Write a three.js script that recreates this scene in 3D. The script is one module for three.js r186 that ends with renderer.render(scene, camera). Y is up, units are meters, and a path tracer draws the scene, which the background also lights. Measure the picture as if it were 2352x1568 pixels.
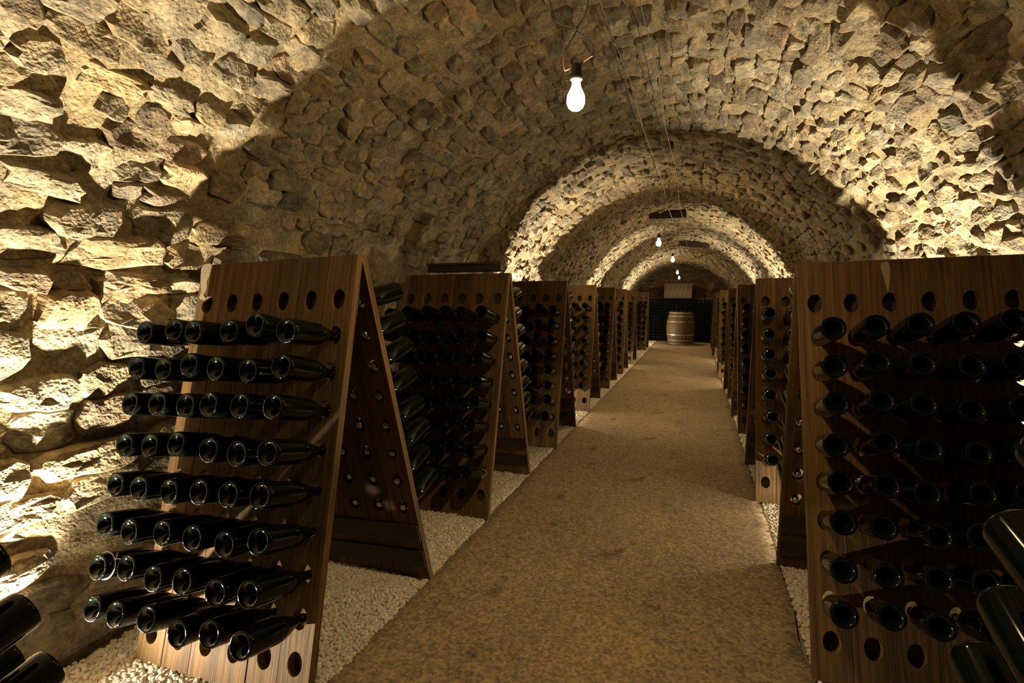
import * as THREE from 'three';
import { mergeGeometries } from 'three/addons/utils/BufferGeometryUtils.js';
import { RectAreaLightUniformsLib } from 'three/addons/lights/RectAreaLightUniformsLib.js';
import { RoundedBoxGeometry } from 'three/addons/geometries/RoundedBoxGeometry.js';
RectAreaLightUniformsLib.init();

// ---------------------------------------------------------------- camera, light levels, exposure
const IMG_W = 2352, IMG_H = 1568, FOCAL = 1232.3;
const scene = new THREE.Scene();
scene.background = new THREE.Color(0x000000);
const camera = new THREE.PerspectiveCamera(2 * Math.atan(IMG_H / 2 / FOCAL) * 180 / Math.PI, IMG_W / IMG_H, 0.05, 60);
camera.position.set(0, 1.42, 0);
camera.rotation.order = 'YXZ';
camera.rotation.set(-0.08458, 0.32955, 0.01385);
camera.updateMatrixWorld(true);
camera.updateProjectionMatrix();

const renderer = new THREE.WebGLRenderer({ antialias: true });
renderer.toneMapping = THREE.LinearToneMapping;
renderer.toneMappingExposure = 1.0;
renderer.shadowMap.enabled = true;
renderer.shadowMap.type = THREE.PCFSoftShadowMap;

const FLOOD_POWER = 90, FLOOD_SPILL = 13, BULB_DOWN = 3.2, BULB_POWER = 1.4;   // candela
const FLOOD_COLOR = new THREE.Color().setRGB(1.0, 0.9, 0.71);
const BULB_COLOR = new THREE.Color().setRGB(1.0, 0.73, 0.38);
// floor lamps between the racks: x, z
const FLOODS = [
  [-2.08, -1.02, 'left'], [-2.04, -6.2, 'left'], [-2.04, -11.25, 'left'], [-1.9, -16.4, 'left'],
  [1.19, -3.64, 'right'], [1.17, -9.62, 'right'], [1.1, -12.9, 'right'],
];
const BULBS = [[-0.40, 2.07, -1.78], [-0.45, 2.07, -6.6], [-0.41, 2.07, -9.5], [-0.48, 2.06, -14.0], [-0.54, 2.05, -17.4]];

// ---------------------------------------------------------------- helpers
let seed = 20240611;
const rnd = () => { seed |= 0; seed = seed + 0x6D2B79F5 | 0; let t = Math.imul(seed ^ seed >>> 15, 1 | seed); t = t + Math.imul(t ^ t >>> 7, 61 | t) ^ t; return ((t ^ t >>> 14) >>> 0) / 4294967296; };
const rr = (a, b) => a + (b - a) * rnd();
const clamp = (x, a, b) => Math.min(b, Math.max(a, x));
const mix = (a, b, t) => a + (b - a) * t;
const sstep = (a, b, x) => { const t = clamp((x - a) / (b - a), 0, 1); return t * t * (3 - 2 * t); };
function hash(x, y, z = 0) { let h = Math.imul(x | 0, 374761393) + Math.imul(y | 0, 668265263) + Math.imul(z | 0, 1274126177) | 0; h = Math.imul(h ^ h >>> 13, 1274126177); h = h ^ h >>> 16; return (h >>> 0) / 4294967296; }
function noise2(x, y, px = 0, py = 0, s = 0) {           // value noise, tileable when px, py > 0
  const xi = Math.floor(x), yi = Math.floor(y), fx = x - xi, fy = y - yi;
  const ux = fx * fx * fx * (fx * (fx * 6 - 15) + 10), uy = fy * fy * fy * (fy * (fy * 6 - 15) + 10);
  const w = (v, p) => p ? ((v % p) + p) % p : v;
  const x0 = w(xi, px), x1 = w(xi + 1, px), y0 = w(yi, py), y1 = w(yi + 1, py);
  return mix(mix(hash(x0, y0, s), hash(x1, y0, s), ux), mix(hash(x0, y1, s), hash(x1, y1, s), ux), uy);
}
function fbm(x, y, o = 4, px = 0, py = 0, s = 0) { let a = 0.5, v = 0, n = 0; for (let i = 0; i < o; i++) { v += a * noise2(x, y, px, py, s + i * 17); n += a; a *= 0.5; x *= 2; y *= 2; px *= 2; py *= 2; } return v / n; }
function worley(x, y, p, s = 0) { const xi = Math.floor(x), yi = Math.floor(y); let d1 = 9, d2 = 9; for (let j = -1; j < 2; j++) for (let i = -1; i < 2; i++) { const cx = xi + i, cy = yi + j, wx = ((cx % p) + p) % p, wy = ((cy % p) + p) % p; const dx = cx + hash(wx, wy, s) - x, dy = cy + hash(wx, wy, s + 5) - y; const d = Math.hypot(dx, dy); if (d < d1) { d2 = d1; d1 = d; } else if (d < d2) d2 = d; } return [d1, d2]; }

function texture(size, fn, srgb, sizeY = size) {
  const data = new Uint8Array(size * sizeY * 4);
  for (let y = 0; y < sizeY; y++) for (let x = 0; x < size; x++) {
    const c = fn(x / size, y / sizeY), i = (y * size + x) * 4;
    data[i] = clamp(c[0], 0, 1) * 255; data[i + 1] = clamp(c[1], 0, 1) * 255; data[i + 2] = clamp(c[2], 0, 1) * 255; data[i + 3] = 255;
  }
  const t = new THREE.DataTexture(data, size, sizeY);
  t.wrapS = t.wrapT = THREE.RepeatWrapping; t.magFilter = THREE.LinearFilter; t.minFilter = THREE.LinearMipmapLinearFilter; t.generateMipmaps = true;
  if (srgb) t.colorSpace = THREE.SRGBColorSpace;
  t.needsUpdate = true; return t;
}
const g3 = v => [v, v, v];

const names = {};
function numbered(n) { const k = names[n] = (names[n] ?? -1) + 1; return k ? `${n}_${String(k).padStart(3, '0')}` : n; }
function shadow(o) { o.castShadow = true; o.receiveShadow = true; return o; }
function part(name, geo, mat, parent, label) { const m = shadow(new THREE.Mesh(geo, mat)); m.name = name; if (label) m.userData.label = label; parent.add(m); return m; }
function thing(name, label, category, group) { const g = new THREE.Group(); g.name = numbered(name); g.userData = { label, category }; if (group) g.userData.group = group; scene.add(g); return g; }
function structure(name, geo, mat, label, category) { const m = shadow(new THREE.Mesh(geo, mat)); m.name = name; m.userData = { kind: 'structure', label, category }; scene.add(m); return m; }
function box(w, h, d, x = 0, y = 0, z = 0) { const g = new THREE.BoxGeometry(w, h, d); g.translate(x, y, z); return g; }
// project a world point: pixel x, y and depth
const _v = new THREE.Vector3();
const camInv = camera.matrixWorldInverse.copy(camera.matrixWorld).invert();
function px(x, y, z) { _v.set(x, y, z).applyMatrix4(camInv); const d = -_v.z; return [IMG_W / 2 + FOCAL * _v.x / d, IMG_H / 2 - FOCAL * _v.y / d, d]; }

// ---------------------------------------------------------------- textures and materials
const stoneBump = texture(512, (u, v) => { const a = fbm(u * 6, v * 6, 6, 6, 6, 3), b = fbm(u * 10, v * 28, 4, 10, 28, 9), w = worley(u * 22, v * 22, 22, 4); const c = fbm(u * 48, v * 48, 3, 48, 48, 6); return g3(0.2 * a + 0.22 * b + 0.5 * c + 0.08 * Math.min(1, (w[1] - w[0]) * 2)); });
const stoneMap = texture(512, (u, v) => { const a = fbm(u * 5, v * 5, 6, 5, 5, 21), b = fbm(u * 24, v * 24, 3, 24, 24, 31), c = fbm(u * 3, v * 3, 3, 3, 3, 41); const k = 0.62 + 0.5 * (a - 0.5) + 0.34 * (b - 0.5) + 0.1; return [k * (1.02 + 0.14 * (c - 0.5)), k, k * (0.95 - 0.22 * (c - 0.5))]; }, true);
const mortarBump = texture(512, (u, v) => { const w = worley(u * 84, v * 84, 84, 7), w2 = worley(u * 34, v * 34, 34, 8); const a = fbm(u * 9, v * 9, 5, 9, 9, 13); const f = fbm(u * 52, v * 52, 4, 52, 52, 15); return g3(0.36 * a + 0.44 * f + 0.1 * (1 - w[0]) + 0.1 * (1 - w2[0])); });
const mortarMap = texture(512, (u, v) => { const a = fbm(u * 6, v * 6, 6, 6, 6, 61), b = fbm(u * 60, v * 60, 2, 60, 60, 71), c = fbm(u * 3, v * 3, 4, 3, 3, 81); const k = 0.74 + 0.34 * (a - 0.5) + 0.3 * (b - 0.5); return [k, k * (0.985 - 0.08 * (c - 0.5)), k * (0.93 - 0.3 * (c - 0.5))]; }, true);
const stoneMat = new THREE.MeshStandardMaterial({ vertexColors: true, map: stoneMap, bumpMap: stoneBump, bumpScale: 0.01, roughness: 0.95 });
const mortarMat = new THREE.MeshStandardMaterial({ color: new THREE.Color().setRGB(0.44, 0.34, 0.195), map: mortarMap, bumpMap: mortarBump, bumpScale: 0.012, roughness: 1 });

const woodMap = texture(512, (u, v) => { const w = fbm(u * 3 + 0.6 * fbm(u * 4, v * 2, 3, 4, 2, 5), v * 1, 4, 3, 1, 91); const g = fbm(u * 60, v * 3, 3, 60, 3, 97), f = fbm(u * 130, v * 9, 2, 130, 9, 99), b = fbm(u * 4, v * 3, 4, 4, 3, 103); const k = 0.6 + 0.3 * (w - 0.5) + 0.34 * (g - 0.5) + 0.16 * (f - 0.5) + 0.4 * (b - 0.5); return [k, k * 0.97, k * 0.9]; }, true);
const woodBump = texture(512, (u, v) => g3(0.6 * fbm(u * 70, v * 4, 3, 70, 4, 97) + 0.4 * fbm(u * 150, v * 12, 2, 150, 12, 99)));
const woodMats = [[0.27, 0.148, 0.036], [0.245, 0.13, 0.031], [0.285, 0.162, 0.041], [0.23, 0.118, 0.028]].map(c => new THREE.MeshStandardMaterial({ color: new THREE.Color().setRGB(...c), map: woodMap, bumpMap: woodBump, bumpScale: 0.0015, roughness: 0.8 }));
const darkWood = new THREE.MeshStandardMaterial({ color: new THREE.Color().setRGB(0.09, 0.042, 0.02), map: woodMap, bumpMap: woodBump, bumpScale: 0.0015, roughness: 0.6 });
const barrelWood = new THREE.MeshStandardMaterial({ color: new THREE.Color().setRGB(0.27, 0.165, 0.06), map: woodMap, bumpMap: woodBump, bumpScale: 0.0015, roughness: 0.6 });
const hoopMat = new THREE.MeshStandardMaterial({ color: new THREE.Color().setRGB(0.42, 0.38, 0.3), metalness: 0.7, roughness: 0.45 });
const crateMat = new THREE.MeshStandardMaterial({ color: new THREE.Color().setRGB(0.17, 0.125, 0.07), map: woodMap, bumpMap: woodBump, bumpScale: 0.001, roughness: 0.8 });
const glassMat = new THREE.MeshPhysicalMaterial({ color: new THREE.Color().setRGB(0.002, 0.003, 0.002), roughness: 0.06, metalness: 0, ior: 1.5, specularIntensity: 0.55 });
const capMat = new THREE.MeshStandardMaterial({ color: new THREE.Color().setRGB(0.55, 0.5, 0.42), metalness: 0.85, roughness: 0.35 });
const blackMetal = new THREE.MeshStandardMaterial({ color: new THREE.Color().setRGB(0.03, 0.03, 0.03), metalness: 0.3, roughness: 0.5 });
const wireMat = new THREE.MeshStandardMaterial({ color: new THREE.Color().setRGB(0.05, 0.04, 0.035), roughness: 0.6 });
const copperMat = new THREE.MeshStandardMaterial({ color: new THREE.Color().setRGB(0.6, 0.28, 0.18), metalness: 0.6, roughness: 0.4 });
const steelWire = new THREE.MeshStandardMaterial({ color: new THREE.Color().setRGB(0.45, 0.43, 0.38), metalness: 0.8, roughness: 0.4 });
const paleStain = new THREE.MeshStandardMaterial({ color: new THREE.Color().setRGB(0.3, 0.225, 0.13), bumpMap: mortarBump, bumpScale: 0.002, roughness: 0.9 });
const stringMat = new THREE.MeshStandardMaterial({ color: new THREE.Color().setRGB(0.75, 0.72, 0.62), roughness: 0.9 });

// ---------------------------------------------------------------- the vault
const Z_FRONT = 2.4, Z_BACK = -19.3, SPRING = 0.75, RM = 1.97, U_TOTAL = 2 * SPRING + Math.PI * RM;
function dims(z) { const t = sstep(-15.8, -18.8, z); return { xc: mix(-0.36, -0.5, t), a: mix(1.9, 1.76, t), b: mix(2.08, 1.84, t) }; }
function vaultAt(u, z) {                                    // surface point and inward normal
  const { xc, a, b } = dims(z);
  if (u < SPRING) return [xc - a, u, 1, 0];
  if (u > U_TOTAL - SPRING) return [xc + a, U_TOTAL - u, -1, 0];
  const t = (u - SPRING) / RM, c = Math.cos(t), s = Math.sin(t), l = Math.hypot(b * c, a * s);
  return [xc - a * c, SPRING + b * s, b * c / l, -a * s / l];
}
function relief(u, z) { const r = 1 - Math.abs(2 * fbm(u * 6.5 + 17, z * 5, 3) - 1); const f = mix(0.55, 1, sstep(1.0, 1.6, Math.min(u, U_TOTAL - u))); return f * (0.05 * (fbm(u * 1.1 + 40, z * 1.1, 3) - 0.5) + 0.03 * (fbm(u * 5 + 7, z * 4, 3) - 0.5) + 0.03 * (r - 0.75) + 0.03 * (fbm(u * 17, z * 14 + 3, 3) - 0.5)); }
function shellPatch(u0, u1, z0, z1, du, dz) {
  const nu = Math.max(2, Math.round((u1 - u0) / du)), nz = Math.max(2, Math.round(Math.abs(z1 - z0) / dz));
  const pos = [], uv = [], idx = [];
  for (let j = 0; j <= nz; j++) for (let i = 0; i <= nu; i++) {
    const u = mix(u0, u1, i / nu), z = mix(z0, z1, j / nz), p = vaultAt(u, z), d = relief(u, z);
    pos.push(p[0] + p[2] * d, p[1] + p[3] * d, z); uv.push(u / 0.6, z / 0.6);
  }
  for (let j = 0; j < nz; j++) for (let i = 0; i < nu; i++) { const a = j * (nu + 1) + i, b = a + 1, c = a + nu + 1, d = c + 1; idx.push(a, b, c, b, d, c); }
  const g = new THREE.BufferGeometry(); g.setAttribute('position', new THREE.Float32BufferAttribute(pos, 3)); g.setAttribute('uv', new THREE.Float32BufferAttribute(uv, 2)); g.setIndex(idx); g.computeVertexNormals(); return g;
}
function outerPatch(u0, u1) {                                // the back of the masonry, 0.35 m behind its face
  const nu = 24, nz = 20, pos = [], uv = [], idx = [];
  for (let j = 0; j <= nz; j++) for (let i = 0; i <= nu; i++) { const u = mix(u0, u1, i / nu), z = mix(Z_FRONT + 0.3, Z_BACK - 0.3, j / nz), p = vaultAt(u, z); pos.push(p[0] - p[2] * 0.35, p[1] - p[3] * 0.35, z); uv.push(u, z); }
  for (let j = 0; j < nz; j++) for (let i = 0; i < nu; i++) { const a = j * (nu + 1) + i, b = a + 1, c = a + nu + 1, d = c + 1; idx.push(a, c, b, b, c, d); }
  const g = new THREE.BufferGeometry(); g.setAttribute('position', new THREE.Float32BufferAttribute(pos, 3)); g.setAttribute('uv', new THREE.Float32BufferAttribute(uv, 2)); g.setIndex(idx); g.computeVertexNormals(); return g;
}
const U_L = 1.15, U_R = U_TOTAL - 1.15;
function shell(u0, u1) {
  return mergeGeometries([shellPatch(u0, u1, Z_FRONT, -0.4, 0.08, 0.08), shellPatch(u0, u1, -0.4, -5.2, 0.018, 0.018), shellPatch(u0, u1, -5.2, -10.4, 0.032, 0.032), shellPatch(u0, u1, -10.4, Z_BACK, 0.055, 0.055), outerPatch(u0, u1)]);
}
const wallLeft = structure('wall_left', shell(-0.1, U_L), mortarMat, 'rubble stone side wall with pale rough mortar behind the paint-streaked rack', 'wall');
const vault = structure('ceiling', shell(U_L, U_R), mortarMat, 'rough rubble stone barrel vault over the whole cellar', 'ceiling');
const wallRight = structure('wall_right', shell(U_R, U_TOTAL + 0.1), mortarMat, 'rubble stone side wall behind the rack row opposite the plank-topped rack', 'wall');

// places of the two crown timbers
const SHAFTS = [[-0.5, -9.2, 0.26, 0.1], [-0.12, -13.9, 0.32, 0.1]];      // x, z, half width, half length kept free of stones
// stones: one course after another along the vault
const stoneTones = [[0.64, 0.5, 0.29], [0.56, 0.43, 0.24], [0.7, 0.56, 0.34], [0.54, 0.4, 0.21], [0.54, 0.43, 0.25], [0.62, 0.44, 0.25], [0.47, 0.37, 0.22], [0.38, 0.265, 0.14], [0.68, 0.5, 0.25], [0.6, 0.48, 0.29]];
function stoneGeometry(uc, zc, hu, hz, h, big, tone, flat = 1) {
  const N = big ? 15 : zc < -9 ? 8 : 11, rings = big ? [[1.05, -0.04], [0.98, 0.45], [0.86, 0.88], [0.6, 1.0], [0.3, 1.0]] : zc < -9 ? [[1.05, -0.03], [0.92, 0.8]] : [[1.05, -0.03], [0.97, 0.5], [0.78, 0.95], [0.4, 1.0]];
  const tq = rr(-0.42, 0.42) * flat, tp = rr(-0.25, 0.25) * flat, sharp = rr(2.6, 6), o1 = rr(0, 50), o2 = rr(0, 50), sink = rr(-0.008, 0.008), rot = rr(-0.13, 0.13);
  const outline = []; for (let i = 0; i < N; i++) { const f = (i + rr(-0.25, 0.25)) / N * Math.PI * 2, c = Math.cos(f), s = Math.sin(f); const R = Math.pow(Math.pow(Math.abs(c), sharp) + Math.pow(Math.abs(s), sharp), -1 / sharp) * rr(0.8, 1.1); outline.push([c * R, s * R]); }
  const at = (p, q, k, first) => {
    const P = p * Math.cos(rot) * hz - q * Math.sin(rot) * hu, Q = p * Math.sin(rot) * hz + q * Math.cos(rot) * hu;
    const u = uc + Q, z = zc + P, v = vaultAt(u, z);
    let d = relief(uc, zc) * 0.6 + sink;
    d += first ? k : h * k + (Q * tq + P * tp) * Math.min(1, k) + (big ? 0.015 : 0.013) * (fbm(u * 16 + o1, z * 16 + o2, 2) - 0.5) * 2 * k;
    return [v[0] + v[2] * d, v[1] + v[3] * d, z, P, Q];
  };
  const R = rings.map(([s, k], ri) => outline.map(([p, q]) => at(p * s, q * s, k, ri === 0)));
  const top = at(0, 0, rings[rings.length - 1][1], false);
  const pos = [], uv = [], col = [];
  const put = (a) => { pos.push(a[0], a[1], a[2]); uv.push((a[3] + o1) / 0.45, (a[4] + o2) / 0.45); const n = 0.9 + 0.2 * noise2(a[3] * 30 + o1, a[4] * 30 + o2); col.push(tone[0] * n, tone[1] * n, tone[2] * n); };
  for (let r = 0; r + 1 < R.length; r++) for (let i = 0; i < N; i++) { const j = (i + 1) % N, a = R[r][i], b = R[r][j], c = R[r + 1][i], d = R[r + 1][j]; put(a); put(c); put(b); put(b); put(c); put(d); }
  const L = R[R.length - 1]; for (let i = 0; i < N; i++) { const j = (i + 1) % N; put(L[i]); put(top); put(L[j]); }
  const g = new THREE.BufferGeometry(); g.setAttribute('position', new THREE.Float32BufferAttribute(pos, 3)); g.setAttribute('uv', new THREE.Float32BufferAttribute(uv, 2)); g.setAttribute('color', new THREE.Float32BufferAttribute(col, 3)); g.computeVertexNormals();
  const s = px(...vaultAt(uc, zc).slice(0, 2), zc);
  return { g, center: [top[0], top[1], top[2]], u: uc, size: s[2] > 0.2 && s[0] > -60 && s[0] < IMG_W + 60 && s[1] > -60 && s[1] < IMG_H + 60 ? hu * hz / (s[2] * s[2]) : 0 };
}
const stones = [];
{
  let u = 0.02;
  while (u < U_TOTAL - 0.02) {
    const onWall = u < 1.7 || u > U_TOTAL - 1.7, low = u < 1.25 || u > U_TOTAL - 1.25, ch = low ? rr(0.09, 0.2) : onWall ? rr(0.075, 0.15) : rr(0.07, 0.118), off = rr(0, 60);
    let z = -0.3;
    while (z > Z_BACK + 0.05) {
      let len = low ? rr(0.16, 0.46) : onWall ? rr(0.13, 0.36) : rr(0.1, 0.22); if (z < -9) len *= 1.2;
      const uc = u + ch / 2 + 0.05 * (fbm(z * 0.9 + off, off, 2) - 0.5) + rr(-0.012, 0.012), zc = z - len / 2; z -= len;
      const cover = fbm(uc * 1.5 + 11, zc * 1.5 + 5, 3);               // where the mortar coat swallows the stones
      const plaster = sstep(0.54, 0.64, cover) * (onWall ? 1 : 0.35);
      if (rnd() < 0.05 + 0.7 * plaster) continue;
      const v = vaultAt(uc, zc);
      if (SHAFTS.some(([sx, sz, hw, hl]) => v[1] > 2.2 && Math.abs(v[0] - sx) < hw + 0.09 && Math.abs(zc - sz) < hl + 0.12)) continue;
      let tone = stoneTones[Math.floor(rnd() * stoneTones.length)]; const k = 0.76 * rr(0.82, 1.12);
      tone = tone.map(c => c * k);
      const big = zc > -4.6 && ch * len > 0.014;
      stones.push(stoneGeometry(uc, zc, ch / 2 * rr(0.94, 1.2), len / 2 * rr(0.92, 1.12), rr(0.004, onWall ? 0.042 : 0.03), big, tone, low ? 0.3 : 1));
    }
    u += ch;
  }
}
for (const [wall, u0, u1] of [[wallLeft, -1, U_L], [vault, U_L, U_R], [wallRight, U_R, 99]]) {
  const mine = stones.filter(s => s.u >= u0 && s.u < u1).sort((a, b) => b.size - a.size);
  mine.slice(0, 300).forEach((s, i) => { s.g.translate(-s.center[0], -s.center[1], -s.center[2]); part(i ? `stone_${String(i).padStart(3, '0')}` : 'stone', s.g, stoneMat, wall).position.set(...s.center); });
  const rest = part('rubble_stones', mergeGeometries(mine.slice(300).map(s => s.g)), stoneMat, wall); rest.userData.kind = 'stuff';
}
// short dark timbers set across the crown
[[-0.5, 2.745, -9.2, 0.58, 0.105, 'dark timber block set across the vault crown beyond the second hanging bulb'], [-0.12, 2.73, -13.9, 0.72, 0.17, 'dark timber block set across the vault crown closest to the barrel']].forEach(([x, y, z, w, h, label], i) => {
  const o = thing('ceiling_timber', label, 'timber'); o.position.set(x, y, z); o.rotation.z = i ? -0.1 : 0;
  for (let k = 0; k < 5; k++) part(k ? `board_00${k}` : 'board', new RoundedBoxGeometry(w / 5 - 0.004, h, 0.3, 1, 0.004), darkWood, o).position.set(-w / 2 + (k + 0.5) * w / 5, rr(-0.003, 0.003), rr(-0.006, 0.006));
});

// end walls
{
  const pts = []; const { xc, a, b } = dims(Z_BACK);
  const sh = new THREE.Shape(); sh.moveTo(xc - a - 0.2, -0.1); sh.lineTo(xc + a + 0.2, -0.1); sh.lineTo(xc + a + 0.2, 2.9); sh.lineTo(xc - a - 0.2, 2.9);
  const g = new THREE.ExtrudeGeometry(sh, { depth: 0.3, bevelEnabled: false }); g.translate(0, 0, Z_BACK - 0.3);
  const back = structure('wall_back', g, mortarMat, 'stone end wall with a red brick patch above the stacked bottles', 'wall');
  // red brick infill and coursed stones around it
  const brickMats = [[0.36, 0.13, 0.075], [0.3, 0.1, 0.065], [0.42, 0.17, 0.09]].map(c => new THREE.MeshStandardMaterial({ color: new THREE.Color().setRGB(...c), map: stoneMap, bumpMap: stoneBump, bumpScale: 0.004, roughness: 0.95 }));
  const bg = new RoundedBoxGeometry(0.205, 0.06, 0.05, 1, 0.006);
  let n = 0;
  for (let r = 0; r < 10; r++) for (let c = 0; c < 8; c++) { const x = -1.32 + c * 0.217 + (r % 2 ? 0.108 : 0), y = 1.3 + r * 0.072; if (x > 0.42) continue; const m = part(n++ ? `brick_${String(n - 1).padStart(3, '0')}` : 'brick', bg, brickMats[Math.floor(rnd() * 3)], back); m.position.set(x, y, Z_BACK + 0.012 + rr(0, 0.012)); }
  const sg = [0.18, 0.26, 0.34].map(w => { const g2 = new RoundedBoxGeometry(w, 0.085, 0.09, 1, 0.018); const c = new Float32Array(g2.attributes.position.count * 3).fill(1); g2.setAttribute('color', new THREE.BufferAttribute(c, 3)); return g2; });
  const sm = [0.6, 0.8, 1].map(k => { const m = stoneMat.clone(); m.vertexColors = false; m.color.setRGB(0.36 * k, 0.26 * k, 0.17 * k); return m; });
  let s = 0;
  for (let r = 0; r < 14; r++) { let x = xc - a; const y = 1.22 + r * 0.1; while (x < xc + a) { const k = Math.floor(rnd() * 3), w = [0.18, 0.26, 0.34][k]; const cx = x + w / 2; x += w + 0.014; if (y < 2.02 && cx > -1.5 && cx < 0.5) continue; if (((cx - xc) / a) ** 2 + (Math.max(0, y - SPRING) / b) ** 2 > 0.98) continue; const m = part(s++ ? `stone_${String(s - 1).padStart(3, '0')}` : 'stone', sg[k], sm[Math.floor(rnd() * 3)], back); m.position.set(cx, y, Z_BACK + 0.01 + rr(0, 0.03)); m.rotation.z = rr(-0.03, 0.03); } }
  const g2 = new THREE.ExtrudeGeometry(new THREE.Shape([new THREE.Vector2(-2.5, -0.1), new THREE.Vector2(1.9, -0.1), new THREE.Vector2(1.9, 3.1), new THREE.Vector2(-2.5, 3.1)]), { depth: 0.3, bevelEnabled: false }); g2.translate(0, 0, Z_FRONT);
  structure('wall_front', g2, mortarMat, 'plastered end wall of the cellar facing the barrel', 'wall');
}

// ---------------------------------------------------------------- floor: worn walkway between two gravel beds
const floorMap = texture(1024, (u, v) => { const a = fbm(u * 4, v * 4, 5, 4, 4, 201), b = fbm(u * 110, v * 110, 2, 110, 110, 203), c = fbm(u * 36, v * 36, 3, 36, 36, 207), d = fbm(u * 9, v * 9, 4, 9, 9, 211); let k = 0.74 + 0.14 * (a - 0.5) + 0.42 * (b - 0.5) + 0.1 * (c - 0.5); if (d > 0.68) k -= (d - 0.68) * 1.1; return [k, k * 0.965, k * 0.9]; }, true);
const floorBump = texture(512, (u, v) => g3(0.6 * fbm(u * 90, v * 90, 3, 90, 90, 221) + 0.4 * fbm(u * 12, v * 12, 3, 12, 12, 223)));
const floorMat = new THREE.MeshStandardMaterial({ color: new THREE.Color().setRGB(0.56, 0.435, 0.275), map: floorMap, bumpMap: floorBump, bumpScale: 0.002, roughness: 0.95 });
const XL = -1.215, XR = 0.475;
{
  const pos = [], uv = [], idx = [], nx = 24, nz = 360;
  for (let j = 0; j <= nz; j++) {
    const z = mix(Z_FRONT, Z_BACK, j / nz), l = XL + 0.018 * (fbm(z * 3, 4, 3) - 0.5) * 2, r = XR + 0.014 * (fbm(z * 3.3, 9, 3) - 0.5) * 2;
    for (let i = 0; i <= nx + 2; i++) { const t = clamp((i - 1) / nx, 0, 1), x = mix(l, r, t), y = (i === 0 || i === nx + 2) ? -0.05 : 0.004 * (fbm(x * 2 + 9, z * 2, 3) - 0.5) - (i === 1 || i === nx + 1 ? 0.003 : 0); pos.push(x, y, z); uv.push(x / 1.3, z / 1.3); }
  }
  const w = nx + 3; for (let j = 0; j < nz; j++) for (let i = 0; i < w - 1; i++) { const a = j * w + i, b = a + 1, c = a + w, d = c + 1; idx.push(a, b, c, b, d, c); }
  const g = new THREE.BufferGeometry(); g.setAttribute('position', new THREE.Float32BufferAttribute(pos, 3)); g.setAttribute('uv', new THREE.Float32BufferAttribute(uv, 2)); g.setIndex(idx); g.computeVertexNormals();
  structure('floor', g, floorMat, 'worn tan concrete walkway running between the two rack rows to the barrel', 'floor');
  const bed = new THREE.BoxGeometry(4.6, 0.2, Z_FRONT - Z_BACK + 0.6); bed.translate(-0.4, -0.135, (Z_FRONT + Z_BACK) / 2);
  structure('floor_bed', bed, new THREE.MeshStandardMaterial({ color: new THREE.Color().setRGB(0.36, 0.3, 0.22), map: mortarMap, bumpMap: mortarBump, bumpScale: 0.01, roughness: 1 }), 'pale grit ground under the white gravel strips', 'floor');
}
{ // white gravel, uncountable
  const base = new THREE.IcosahedronGeometry(1, 1), p = base.attributes.position; for (let i = 0; i < p.count; i++) { const k = 0.86 + 0.3 * noise2(p.getX(i) * 1.7 + 9, p.getY(i) * 1.7 + p.getZ(i) * 2.3 + 4); p.setXYZ(i, p.getX(i) * k, p.getY(i) * k * 0.72, p.getZ(i) * k); } base.computeVertexNormals();
  const mat = new THREE.MeshStandardMaterial({ color: 0xffffff, roughness: 0.85 });
  for (const [x0, x1, label] of [[-2.2, XL - 0.002, 'white pebble gravel strip under the rack row with the plank-topped rack'], [XR + 0.014, 1.5, 'white pebble gravel strip under the rack row opposite the plank-topped rack']]) {
    const list = []; let z = -0.2;
    const left = x0 < -1;
    while (z > -18.2) { const sz = mix(0.011, 0.018, sstep(-4, -9, z)), dz = sz * 1.15; for (let x = x0; x < x1; x += sz * 1.25) for (let k = 0; k < 2; k++) { const X = x + rr(-0.6, 0.6) * sz; if (X < x0 || X > x1) continue; list.push([X, z + rr(-0.6, 0.6) * sz, sz * rr(0.6, 1.15), k]); } z -= dz; }
    const im = new THREE.InstancedMesh(base, mat, list.length), M = new THREE.Matrix4(), q = new THREE.Quaternion(), e = new THREE.Euler(), c = new THREE.Color();
    list.forEach(([x, zz, s, k], i) => { e.set(rr(0, 6), rr(0, 6), rr(0, 6)); q.setFromEuler(e); M.compose(new THREE.Vector3(x, -0.03 + s * 0.5 + k * 0.011 + (left ? 0.012 * fbm(x * 4, zz * 4, 2) : 0.006), zz), q, new THREE.Vector3(s, s, s)); im.setMatrixAt(i, M); const t = rr(0.75, 1.05); const w = rnd(); c.setRGB(0.66 * t, (w < 0.15 ? 0.5 : 0.6) * t, (w < 0.15 ? 0.38 : 0.47) * t); im.setColorAt(i, c); });
    shadow(im); im.name = numbered('gravel_strip'); im.userData = { kind: 'stuff', label, category: 'gravel' }; scene.add(im);
  }
}

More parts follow.
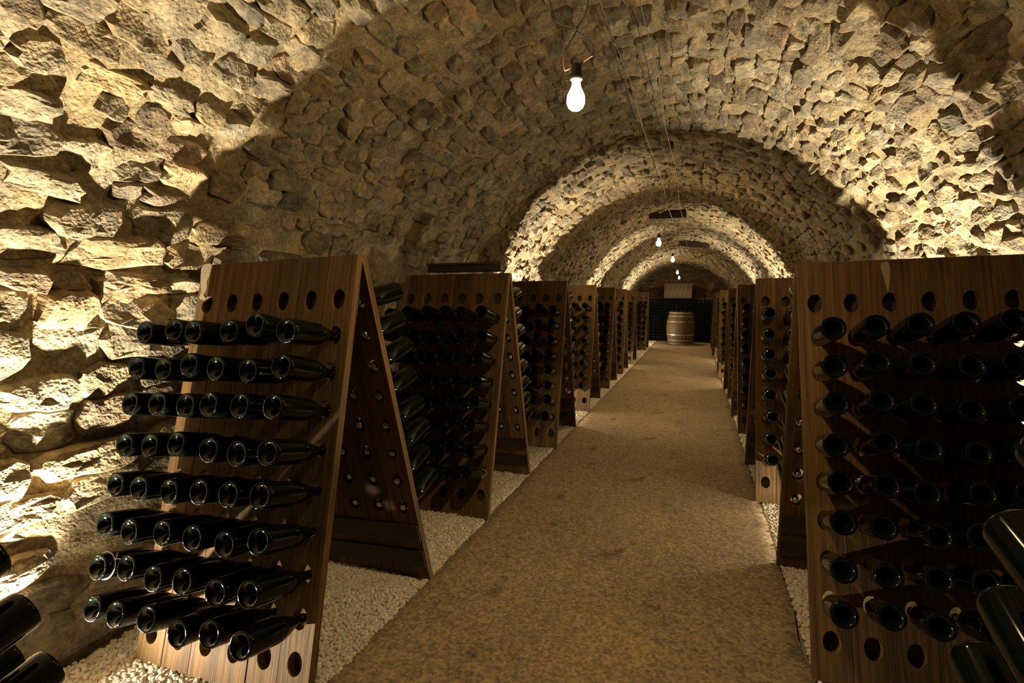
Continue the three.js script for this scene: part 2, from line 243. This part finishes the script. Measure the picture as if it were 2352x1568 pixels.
// ---------------------------------------------------------------- riddling racks
const RH = 1.58, RW = 0.808, RS = 0.4788, RT = 0.03, PT = 0.036, LEAN = Math.atan((RS - RT) / RH), RLEN = RH / Math.cos(LEAN), PITCH = 0.1466, FIRST = 0.183, COL = RW / 6;
function plankGeometry(k) {
  const w = COL - 0.0008, sh = new THREE.Shape(); const x0 = -w / 2, j = [0.003, -0.002, 0.002, 0][k];
  sh.moveTo(x0, 0.0 + j); sh.lineTo(-x0, 0.0 - j); sh.lineTo(-x0, RLEN); sh.lineTo(x0, RLEN); sh.closePath();
  for (let r = 0; r < 10; r++) { const h = new THREE.Path(); h.absellipse((hash(k, r) - 0.5) * 0.008, RLEN - FIRST - r * PITCH, r % 9 ? 0.0275 : 0.0295, r % 9 ? 0.037 : 0.04, 0, Math.PI * 2, true); sh.holes.push(h); }
  const g = new THREE.ExtrudeGeometry(sh, { depth: PT - 0.004, bevelEnabled: true, bevelSize: 0.001, bevelThickness: 0.002, bevelOffset: -0.001, bevelSegments: 1, curveSegments: 9 });
  g.translate(0, 0, -PT + 0.002);
  const p = g.attributes.position, n = g.attributes.normal, uv = []; for (let i = 0; i < p.count; i++) { const ax = Math.abs(n.getX(i)), X = ax > 0.7 ? p.getZ(i) : p.getX(i); uv.push((X + k * 0.21) / 0.5, (p.getY(i) + k * 0.37) / 1.1); } g.setAttribute('uv', new THREE.Float32BufferAttribute(uv, 2));
  return g;
}
const planks = [0, 1, 2, 3].map(plankGeometry);
const battenGeo = new RoundedBoxGeometry(RW - 0.01, 0.1, 0.012, 1, 0.003); { const p = battenGeo.attributes.position, uv = []; for (let i = 0; i < p.count; i++) uv.push((p.getY(i) + 0.1) / 0.5, p.getX(i) / 1.1); battenGeo.setAttribute('uv', new THREE.Float32BufferAttribute(uv, 2)); }
const hingeGeo = new THREE.CylinderGeometry(0.008, 0.008, 0.09, 10); hingeGeo.rotateZ(Math.PI / 2);
function makeRack(def) {
  const { side, x, z, ry, rl, label } = def, s = side === 'L' ? -1 : 1;
  const o = thing('riddling_rack', label, 'bottle rack', 'wooden riddling racks along the walkway');
  o.rotation.order = 'YXZ'; o.rotation.set(0, ry, rl);
  const off = new THREE.Vector3(s * RW / 2, 0, 0).applyEuler(o.rotation); o.position.set(x + off.x, off.y, -z + off.z);
  for (const dir of [1, -1]) {                              // dir 1: panel facing the front wall, -1: panel facing the barrel
    const pan = new THREE.Group(); pan.name = 'panel'; o.add(pan);
    pan.rotation.order = 'YXZ'; pan.rotation.set(-LEAN, dir > 0 ? 0 : Math.PI, 0); pan.position.set(0, 0, dir * RS);
    for (let k = 0; k < 6; k++) { const v = Math.floor(rnd() * 4), m = part(k ? `plank_00${k}` : 'plank', planks[v], woodMats[Math.floor(rnd() * 4)], pan); m.position.set(-RW / 2 + COL * (k + 0.5), 0, rr(-0.0015, 0.0015)); }
    const used = dir < 0 && def.id !== 'L0' && def.id !== 'R0' ? [RLEN - FIRST - 8 * PITCH, RLEN - FIRST - 9 * PITCH] : [RLEN - FIRST, RLEN - FIRST - 9 * PITCH];
    used.forEach((y, k) => { const m = part(k ? 'batten_001' : 'batten', battenGeo, darkWood, pan); m.position.set(0, y, -PT - 0.0055); });
    def[dir > 0 ? 'front' : 'rear'] = pan;
  }
  for (const hx of [-0.27, 0.27]) { const h = part('hinge', hingeGeo, blackMetal, o, 'black iron hinge'); h.position.set(hx, RH - 0.008, 0); }
  o.updateMatrixWorld(true); def.object = o; return o;
}
const RACKS = [
  { side: 'L', x: -1.2, z: 0.145, ry: 0.005, rl: 0.02, id: 'L0', label: 'wooden riddling rack next before the paint-streaked rack, away from the barrel' },
  { side: 'L', x: -1.204, z: 1.872, ry: 0.008, rl: 0.05, id: 'L1', label: 'brown wooden A-shaped riddling rack with a pale paint streak at its upper corner' },
  { side: 'L', x: -1.202, z: 3.562, ry: 0.003, rl: 0.022, id: 'L2', label: 'wooden riddling rack with a short plank lying on its ridge' },
  { side: 'L', x: -1.196, z: 5.276, ry: 0.02, rl: 0.019, id: 'L3', label: 'dark wooden riddling rack directly after the plank-topped rack toward the barrel' },
  { side: 'L', x: -1.217, z: 7.001, ry: 0.017, rl: 0.016, id: 'L4', label: 'wooden riddling rack second after the plank-topped rack toward the barrel' },
  { side: 'L', x: -1.235, z: 8.776, ry: 0.014, rl: 0.008, id: 'L5', label: 'wooden riddling rack third after the plank-topped rack toward the barrel' },
  { side: 'L', x: -1.238, z: 10.428, ry: 0.018, rl: 0.016, id: 'L6', label: 'wooden riddling rack fourth after the plank-topped rack toward the barrel' },
  { side: 'L', x: -1.245, z: 12.029, ry: 0.016, rl: 0.006, id: 'L7', label: 'wooden riddling rack fifth after the plank-topped rack toward the barrel' },
  { side: 'L', x: -1.245, z: 15.277, ry: 0.011, rl: 0, id: 'L8', label: 'last wooden riddling rack before the bottle wall, in the row with the plank-topped rack' },
  { side: 'R', x: 0.46, z: 0.6, ry: 0.005, rl: 0.02, id: 'R0', label: 'wooden riddling rack next before the stained rack, away from the barrel' },
  { side: 'R', x: 0.468, z: 2.648, ry: 0.007, rl: 0.04, id: 'R1', label: 'shaded brown riddling rack with a pale stain on its top boards, opposite the plank-topped rack' },
  { side: 'R', x: 0.449, z: 4.513, ry: -0.001, rl: 0.017, id: 'R2', label: 'ochre wooden riddling rack directly after the stained rack toward the barrel' },
  { side: 'R', x: 0.459, z: 6.551, ry: 0.02, rl: 0.023, id: 'R3', label: 'dark wooden riddling rack second after the stained rack toward the barrel' },
  { side: 'R', x: 0.464, z: 8.623, ry: 0.017, rl: 0.018, id: 'R4', label: 'reddish wooden riddling rack third after the stained rack toward the barrel' },
  { side: 'R', x: 0.426, z: 10.712, ry: -0.006, rl: 0.016, id: 'R5', label: 'wooden riddling rack fourth after the stained rack toward the barrel' },
  { side: 'R', x: 0.437, z: 14.011, ry: 0.03, rl: 0, id: 'R6', label: 'wooden riddling rack fifth after the stained rack toward the barrel' },
  { side: 'R', x: 0.44, z: 16.1, ry: 0.01, rl: 0, id: 'R7', label: 'last wooden riddling rack before the bottle wall, in the row with the stained rack' },
];
RACKS.forEach(makeRack);
const rackById = Object.fromEntries(RACKS.map(r => [r.id, r]));
// pale dried drips on two racks
function drip(rack, pts, z, label) { const cv = new THREE.CatmullRomCurve3(pts.map(p => new THREE.Vector3(p[0], p[1], 0)), true); const sh = new THREE.Shape(cv.getPoints(48).map(p => new THREE.Vector2(p.x, p.y))); const g = new THREE.ExtrudeGeometry(sh, { depth: 0.0012, bevelEnabled: false }); const m = part('paint_streak', g, paleStain, rackById[rack].front, label); m.position.z = z; }
drip('L1', [[-0.402, 1.64], [-0.345, 1.64], [-0.352, 1.6], [-0.362, 1.57], [-0.358, 1.54], [-0.366, 1.5], [-0.352, 1.487], [-0.352, 1.48], [-0.375, 1.482], [-0.39, 1.489], [-0.386, 1.52], [-0.398, 1.56]], 0.0012, 'pale dried paint streak');
drip('R1', [[-0.092, 1.628], [-0.07, 1.63], [-0.064, 1.6], [-0.066, 1.57], [-0.07, 1.535], [-0.077, 1.505], [-0.084, 1.54], [-0.09, 1.575], [-0.096, 1.605]], 0.0012, 'pale dried stain');
{ // plank on the ridge of the second rack
  const r = rackById.L2.object, o = thing('ridge_plank', 'short dark wooden plank lying on the ridge of a riddling rack', 'plank');
  o.position.copy(r.position); o.position.y += RH + 0.016; o.position.x += 0.03; o.rotation.y = 0.02; o.rotation.z = 0.02;
  const g = new RoundedBoxGeometry(0.56, 0.05, 0.09, 2, 0.004), g2 = new RoundedBoxGeometry(0.575, 0.014, 0.11, 2, 0.003);
  part('plank_body', g, darkWood, o).position.y = 0.025; part('cover_strip', g2, woodMats[3], o).position.y = 0.057;
}

// ---------------------------------------------------------------- bottles
function bottleProfile(fine) {
  const P = [[0.0006, 0.036], [0.005, 0.0345], [0.011, 0.029], [0.019, 0.018], [0.026, 0.0085], [0.0315, 0.003], [0.0355, 0.0007], [0.038, 0.0], [0.0405, 0.0008], [0.0428, 0.0035], [0.044, 0.0085], [0.0443, 0.016], [0.0443, 0.08], [0.0441, 0.13], [0.0432, 0.15], [0.0405, 0.17], [0.0362, 0.188], [0.030, 0.207], [0.0242, 0.224], [0.0196, 0.242], [0.0166, 0.26], [0.0148, 0.274], [0.0146, 0.278], [0.0166, 0.2795], [0.0168, 0.287], [0.0150, 0.289], [0.0140, 0.2905], [0.0140, 0.296], [0.0006, 0.297]];
  const g = new THREE.LatheGeometry(P.map(p => new THREE.Vector2(...p)), fine ? 30 : 18);
  if (!fine) return g;
  const k = [g.toNonIndexed()]; const sp = new THREE.SphereGeometry(1, 6, 4);
  for (let i = 0; i < 52; i++) { const b = sp.clone(); b.scale(0.0038, 0.0013, 0.0016); b.rotateZ(0.5); b.translate(0.0402, 0.0008, 0); b.rotateY(i / 52 * Math.PI * 2); k.push(b.toNonIndexed()); }
  return mergeGeometries(k);
}
const bottleFine = bottleProfile(true), bottleGeo = bottleProfile(false);
const capGeo = new THREE.LatheGeometry([[0.0001, 0.3], [0.010, 0.2998], [0.0128, 0.2985], [0.0138, 0.296], [0.0152, 0.2925], [0.0158, 0.2915], [0.0145, 0.2912]].map(p => new THREE.Vector2(...p)).reverse(), 21);
const slots = [];
for (const r of RACKS) for (const face of ['front', 'rear']) {
  if ((r.id === 'L0' || r.id === 'R0') && face === 'front') continue;
  const pan = r[face]; pan.updateMatrixWorld(true);
  const r0 = face === 'front' ? 1 : (r.id !== 'L0' && r.id !== 'R0' ? 0 : 1), r1 = r0 + 8;
  for (let row = r0; row < r1; row++) for (let col = 0; col < 6; col++) {
    const aisle = (r.side === 'L') === (face === 'front') ? 5 - col : col;     // 0 = next to the walkway
    const out = 0.036 + rr(-0.008, 0.01), lift = (r.side === 'L' ? -0.04 : 0.03) + 0.013 * (row - 4.5) + rr(-0.05, 0.05), sway = rr(-0.04, 0.04);
    const o = new THREE.Object3D(); pan.add(o);
    // local: bottle axis +y (base to cap); cap end behind the board, base in front (+z of the panel)
    o.rotation.order = 'YXZ'; o.rotation.set(-Math.PI / 2 - lift, sway, 0);
    const y = RLEN - FIRST - row * PITCH, pivot = new THREE.Vector3(-RW / 2 + COL * (col + 0.5) + (hash(row, col) - 0.5) * 0.006, y - 0.003, -0.01);
    const dirv = new THREE.Vector3(0, 1, 0).applyEuler(o.rotation);            // base -> cap
    o.position.copy(pivot).addScaledVector(dirv, -(0.3 - out + 0.01));
    o.updateMatrixWorld(true);
    const c = new THREE.Vector3(0, 0.05, 0).applyMatrix4(o.matrixWorld), p = px(c.x, c.y, c.z);
    const vis = p[2] > 0.2 && p[0] > -90 && p[0] < IMG_W + 90 && p[1] > -60 && p[1] < IMG_H + 90;
    let show = false;
    if (face === 'front') show = vis && (['L1', 'L2', 'R1'].includes(r.id) || aisle < (r.id === 'L3' ? 4 : r.side === 'L' ? 2 : 1));
    else show = vis && (r.id === 'L1' ? aisle < 3 : r.id === 'L2' ? aisle < 2 : r.id === 'L0' ? true : r.side === 'L' ? aisle < 1 : aisle < 1 && ['R0', 'R1', 'R2'].includes(r.id));
    slots.push({ r, face, row, aisle, m: o.matrixWorld.clone(), size: show ? 1 / p[2] : 0 }); pan.remove(o);
  }
}
slots.sort((a, b) => b.size - a.size);
const ORD = ['first', 'second', 'third', 'fourth', 'fifth', 'sixth', 'seventh', 'eighth', 'ninth', 'tenth'];
const where = { L0: 'rack before paint-streaked rack', L1: 'paint-streaked rack', L2: 'plank-topped rack', R0: 'rack before stained rack', R1: 'stained rack' };
['L3', 'L4', 'L5', 'L6', 'L7', 'L8'].forEach((k, i) => where[k] = ORD[i] + ' rack past plank-topped');
['R2', 'R3', 'R4', 'R5', 'R6', 'R7'].forEach((k, i) => where[k] = ORD[i] + ' rack past stained');
const rest = [];
slots.forEach((s, i) => {
  if (i < 300 && s.size > 0) {
    const f = s.face === 'front' ? 'outer panel' : 'barrel-side panel';
    const b = thing('wine_bottle', `black bottle, ${ORD[s.row]} hole down, ${ORD[s.aisle]} from walkway, ${f}, ${where[s.r.id]}`, 'bottle', `bottles in the ${where[s.r.id]}`);
    s.m.decompose(b.position, b.quaternion, b.scale);
    part('glass_body', s.r.id === 'L1' || s.r.id === 'R1' || (s.r.id === 'L2') ? bottleFine : bottleGeo, glassMat, b); part('crown_cap', capGeo, capMat, b, 'dull metal crown cap');
  } else rest.push(s.m);
});
function bottleStuff(list, label, name) {
  const g = new THREE.Group(); g.name = name; g.userData = { kind: 'stuff', label, category: 'bottles' }; scene.add(g);
  for (const [n, geo, mat] of [['glass_bodies', bottleGeo, glassMat], ['crown_caps', capGeo, capMat]]) { const im = shadow(new THREE.InstancedMesh(geo, mat, list.length)); im.name = n; list.forEach((m, i) => im.setMatrixAt(i, m)); g.add(im); }
}
{ // white twine tied round one bottle of the paint-streaked rack
  const sl = slots.find(s => s.r.id === 'L1' && s.face === 'front' && s.row === 7 && s.aisle === 5);
  const o = thing('twine', 'white twine knotted around a bottle near the foot of the paint-streaked rack', 'string'); sl.m.decompose(o.position, o.quaternion, o.scale);
  const loop = new THREE.TorusGeometry(0.0464, 0.0016, 6, 48); loop.rotateX(Math.PI / 2); loop.translate(0, 0.03, 0); part('loop', loop, stringMat, o);
  const T = p => new THREE.TubeGeometry(new THREE.CatmullRomCurve3(p.map(q => new THREE.Vector3(...q))), 16, 0.0015, 5);
  const knot = new THREE.SphereGeometry(0.004, 8, 6); knot.translate(0.04, 0.03, 0.026); part('knot', knot, stringMat, o);
  part('loose_end', T([[0.04, 0.03, 0.026], [0.052, 0.025, 0.034], [0.058, 0.02, 0.05]]), stringMat, o); part('loose_end', T([[0.04, 0.03, 0.026], [0.056, 0.034, 0.028], [0.072, 0.03, 0.022]]), stringMat, o);
}
bottleStuff(rest, 'black wine bottles filling the remaining holes of the riddling racks', 'racked_bottles');

// ---------------------------------------------------------------- end of the cellar: bottle wall, barrel, crate
{
  const list = [], M = new THREE.Matrix4(), q = new THREE.Quaternion().setFromEuler(new THREE.Euler(-Math.PI / 2, 0, 0)), one = new THREE.Vector3(1, 1, 1);
  for (let r = 0; r < 14; r++) for (let c = 0; c < 19; c++) { M.compose(new THREE.Vector3(-1.6 + c * 0.116 + rr(-0.004, 0.004), 0.075 + r * 0.099, -18.3 + rr(-0.01, 0.01)), q, one); list.push(M.clone()); }
  bottleStuff(list, 'wall of stacked black bottles, bases outward, behind the barrel', 'stacked_bottles');
  const f = thing('bottle_bin', 'dark iron bin frame holding the wall of stacked bottles', 'bin');
  f.position.set(-0.555, 0, -18.45);
  for (const x of [-1.12, 1.12]) for (const z of [0.12, -0.2]) part('post', box(0.035, 1.42, 0.035, x, 0.71, z), blackMetal, f);
  part('base_rail', box(2.28, 0.028, 0.4, 0, 0.014, -0.04), blackMetal, f); part('back_panel', box(2.28, 1.42, 0.02, 0, 0.72, -0.26), blackMetal, f);
  for (let r = 0; r < 14; r++) part(r ? `shelf_rail_${String(r).padStart(3, '0')}` : 'shelf_rail', box(2.24, 0.006, 0.03, 0, 0.0275 + r * 0.099, 0.05), blackMetal, f);
}
{
  const o = thing('wine_barrel', 'upright oak wine barrel with metal hoops standing at the end of the walkway', 'barrel'); o.position.set(-0.44, 0, -17.4);
  const H = 1.0, R0 = 0.335, R1 = 0.42, rad = t => R1 - (R1 - R0) * Math.pow(Math.abs(2 * t - 1), 2.1), N = 26;
  for (let i = 0; i < N; i++) {
    const pos = [], uv = [], idx = [], rows = 12, a0 = i / N * Math.PI * 2 + 0.004, a1 = (i + 1) / N * Math.PI * 2 - 0.004;
    for (let j = 0; j <= rows; j++) { const t = j / rows, r = rad(t); for (const [a, k] of [[a0, 0.985], [a0, 1], [(a0 + a1) / 2, 1.003], [a1, 1], [a1, 0.985]]) { pos.push(Math.sin(a) * r * k, 0.005 + t * H, Math.cos(a) * r * k); uv.push((a * R1 + i * 0.37) / 0.5, t * H / 1.1); } }
    for (let j = 0; j < rows; j++) for (let k = 0; k < 4; k++) { const a = j * 5 + k; idx.push(a, a + 1, a + 5, a + 1, a + 6, a + 5); }
    const g = new THREE.BufferGeometry(); g.setAttribute('position', new THREE.Float32BufferAttribute(pos, 3)); g.setAttribute('uv', new THREE.Float32BufferAttribute(uv, 2)); g.setIndex(idx); g.computeVertexNormals();
    part(i ? `stave_${String(i).padStart(3, '0')}` : 'stave', g, barrelWood, o);
  }
  const lid = new THREE.CylinderGeometry(R0 * 0.97, R0 * 0.97, 0.025, 32); lid.translate(0, H - 0.035, 0); part('barrel_head', lid, barrelWood, o);
  const bot = new THREE.CylinderGeometry(R0 * 0.98, R0 * 0.98, 0.03, 32); bot.translate(0, 0.02, 0); part('barrel_bottom', bot, barrelWood, o);
  for (const [t, w] of [[0.03, 0.045], [0.13, 0.035], [0.3, 0.035], [0.7, 0.035], [0.87, 0.035], [0.97, 0.045]]) { const pts = []; for (let k = 0; k <= 4; k++) { const tt = t + (k / 4 - 0.5) * w / H; pts.push(new THREE.Vector2(rad(clamp(tt, 0, 1)) + 0.006, 0.005 + tt * H)); } part('hoop', new THREE.LatheGeometry(pts, 48), hoopMat, o, 'dull metal hoop'); }
}
{
  const o = thing('wooden_crate', 'pale wooden crate standing on top of the stacked bottles', 'crate'); o.position.set(-0.585, 1.418, -18.45);
  for (let k = 0; k < 6; k++) { part('slat', box(0.135, 0.43, 0.02, -0.35 + k * 0.14, 0.225, 0.15), crateMat, o); part('slat', box(0.135, 0.43, 0.02, -0.35 + k * 0.14, 0.225, -0.15), crateMat, o); }
  for (const x of [-0.42, 0.42]) { part('side_board', box(0.02, 0.43, 0.32, x, 0.225, 0), crateMat, o); part('corner_post', box(0.045, 0.44, 0.03, x * 0.97, 0.225, 0.172), crateMat, o); }
  part('floor_board', box(0.84, 0.015, 0.3, 0, 0.0085, 0), crateMat, o); part('lid', box(0.9, 0.035, 0.37, 0, 0.46, 0), darkWood, o);
}

// ---------------------------------------------------------------- hanging bulbs and ceiling wires
function tube(pts, r, seg = 24) { return new THREE.TubeGeometry(new THREE.CatmullRomCurve3(pts.map(p => new THREE.Vector3(...p)), false, 'catmullrom', 0.2), seg, r, 6); }
const bulbGlass = new THREE.LatheGeometry([[0.0125, 0.1], [0.0135, 0.092], [0.0145, 0.082], [0.017, 0.074], [0.0225, 0.062], [0.028, 0.05], [0.0302, 0.036], [0.0292, 0.024], [0.0245, 0.012], [0.015, 0.0035], [0.0005, 0]].map(p => new THREE.Vector2(...p)).reverse(), 28);
const bulbMat = new THREE.MeshStandardMaterial({ color: 0xffffff, emissive: new THREE.Color().setRGB(1, 0.9, 0.72), emissiveIntensity: 6, roughness: 0.3 });
const socketGeo = new THREE.LatheGeometry([[0.0005, 0.15], [0.012, 0.149], [0.0165, 0.144], [0.0175, 0.118], [0.021, 0.114], [0.0215, 0.1], [0.0175, 0.096], [0.0005, 0.096]].map(p => new THREE.Vector2(...p)).reverse(), 24);
const bulbNames = ['bare glowing light bulb on crossed wires above the paint-streaked and plank-topped racks', 'bare glowing light bulb, next one along the wires after the crossed-wire bulb', 'bare glowing light bulb, middle one of the five along the ceiling wires', 'bare glowing light bulb between the middle bulb and the one above the barrel', 'bare glowing light bulb hanging above the barrel'];
BULBS.forEach(([x, y, z], i) => {
  const o = thing('hanging_bulb', bulbNames[i], 'light bulb', 'bare bulbs hanging along the vault'); o.position.set(x, y - 0.045, z);
  part('bulb', bulbGlass, bulbMat, o, 'glowing glass bulb'); part('socket', socketGeo, blackMetal, o, 'dark lamp socket');
  const ceil = vaultAt(U_TOTAL / 2 - 0.05, z)[1] - (y - 0.045) - 0.03, kx = -0.003, ky = 0.262;
  part('wire', tube([[-0.012, 0.142, 0], [-0.036, 0.132, 0.004], [-0.043, 0.16, 0.005], [-0.034, 0.2, 0.004], [kx, ky - 0.012, 0], [kx, ky, 0], [0.03, ky + 0.05, 0.005], [0.1, ceil, 0.02]], 0.0021, 40), wireMat, o);
  part('wire', tube([[0.012, 0.148, 0], [0.05, 0.17, -0.004], [0.056, 0.19, -0.005], [0.034, 0.222, -0.003], [kx + 0.003, ky - 0.012, 0.003], [kx + 0.003, ky, 0.003], [-0.08, ky + 0.045, -0.005], [-0.2, ceil, -0.02]], 0.0021, 40), wireMat, o);
  part('bare_end', tube([[-0.012, 0.142, 0], [-0.037, 0.131, 0.004], [-0.0435, 0.155, 0.005], [-0.041, 0.18, 0.0045]], 0.0026, 14), copperMat, o, 'pinkish bare wire end');
  part('bare_end', tube([[0.022, 0.154, -0.001], [0.05, 0.17, -0.004]], 0.0026, 6), copperMat, o, 'pinkish bare wire end');
  // LED bulb: most of its light leaves the dome downward, little passes the opaque collar
  const l = new THREE.PointLight(BULB_COLOR, BULB_POWER, 0, 2); l.position.set(0, 0.035, 0); l.castShadow = true; l.shadow.radius = 1.5; l.name = 'bulb_light'; o.add(l);
  const d = new THREE.SpotLight(BULB_COLOR, BULB_DOWN, 0, 1.5, 0.9, 2); d.position.set(0, 0.03, 0); d.target.position.set(0, -1, 0); d.castShadow = true; d.shadow.radius = 1.5; d.name = 'bulb_downlight'; o.add(d); o.add(d.target); d.target.name = 'bulb_target';
});
for (const [dx, lab] of [[-0.06, 'thin steel wire strung along the vault crown, on the plank-topped rack side'], [0.1, 'thin steel wire strung along the vault crown, on the stained rack side']]) {
  const pts = []; for (let z = -0.6; z > -18; z -= 0.9) pts.push([dims(z).xc + dx + 0.03 * (hash(Math.round(z * 10), 3) - 0.5), vaultAt(U_TOTAL / 2, z)[1] - 0.13 - 0.05 * hash(Math.round(z * 10), 7), z]);
  const m = shadow(new THREE.Mesh(tube(pts, 0.0022, 160), steelWire)); m.name = numbered('ceiling_wire'); m.userData = { label: lab, category: 'wire', group: 'steel wires along the vault crown' }; scene.add(m);
}

// ---------------------------------------------------------------- floor floodlights in the gaps between the racks
const lensMat = new THREE.MeshStandardMaterial({ color: 0xffffff, emissive: new THREE.Color().setRGB(1, 0.93, 0.75), emissiveIntensity: 5, roughness: 0.3 });
const floodGap = ['just before the paint-streaked rack', 'before the second rack past plank-topped', 'before the fifth rack past plank-topped', 'beside the last rack past plank-topped', 'between the stained rack and the next', 'after the third rack past stained', 'before the fifth rack past stained'];
FLOODS.forEach(([x, z, s], i) => {
  const o = thing('floor_floodlight', `small black floodlight on gravel ${floodGap[i]}`, 'floodlight', 'floodlights on the gravel'); o.position.set(x, 0, z);
  const t = s === 'left' ? -1 : 1;
  part('stand', mergeGeometries([box(0.15, 0.012, 0.02, 0, 0.012, 0), box(0.012, 0.06, 0.02, -0.07, 0.04, 0), box(0.012, 0.06, 0.02, 0.07, 0.04, 0)]), blackMetal, o);
  part('housing', new RoundedBoxGeometry(0.12, 0.05, 0.1, 2, 0.008), blackMetal, o).position.set(0, 0.06, 0);
  part('lens', box(0.1, 0.004, 0.08, 0, 0.0875, 0), lensMat, o, 'glowing lens');
  const LW = 0.06, LH = 0.05, l = new THREE.RectAreaLight(FLOOD_COLOR, FLOOD_SPILL * (i ? 1 : 2) / (LW * LH), LW, LH); l.position.set(0, 0.093, 0); l.rotation.set(Math.PI / 2, 0, 0); l.rotateY(t * 0.95); l.name = 'floodlight_spill'; o.add(l);
  const b = new THREE.SpotLight(FLOOD_COLOR, FLOOD_POWER * (i ? 1 : 0.72), 0, 0.8, 1, 2); b.position.set(0, 0.1, 0); b.target.position.set(t * (i ? 0.17 : 0.04), 1.1, 0); b.target.name = 'beam_target'; b.castShadow = true; b.shadow.radius = 1.2; b.name = 'floodlight_beam'; o.add(b); o.add(b.target);
});

renderer.render(scene, camera);
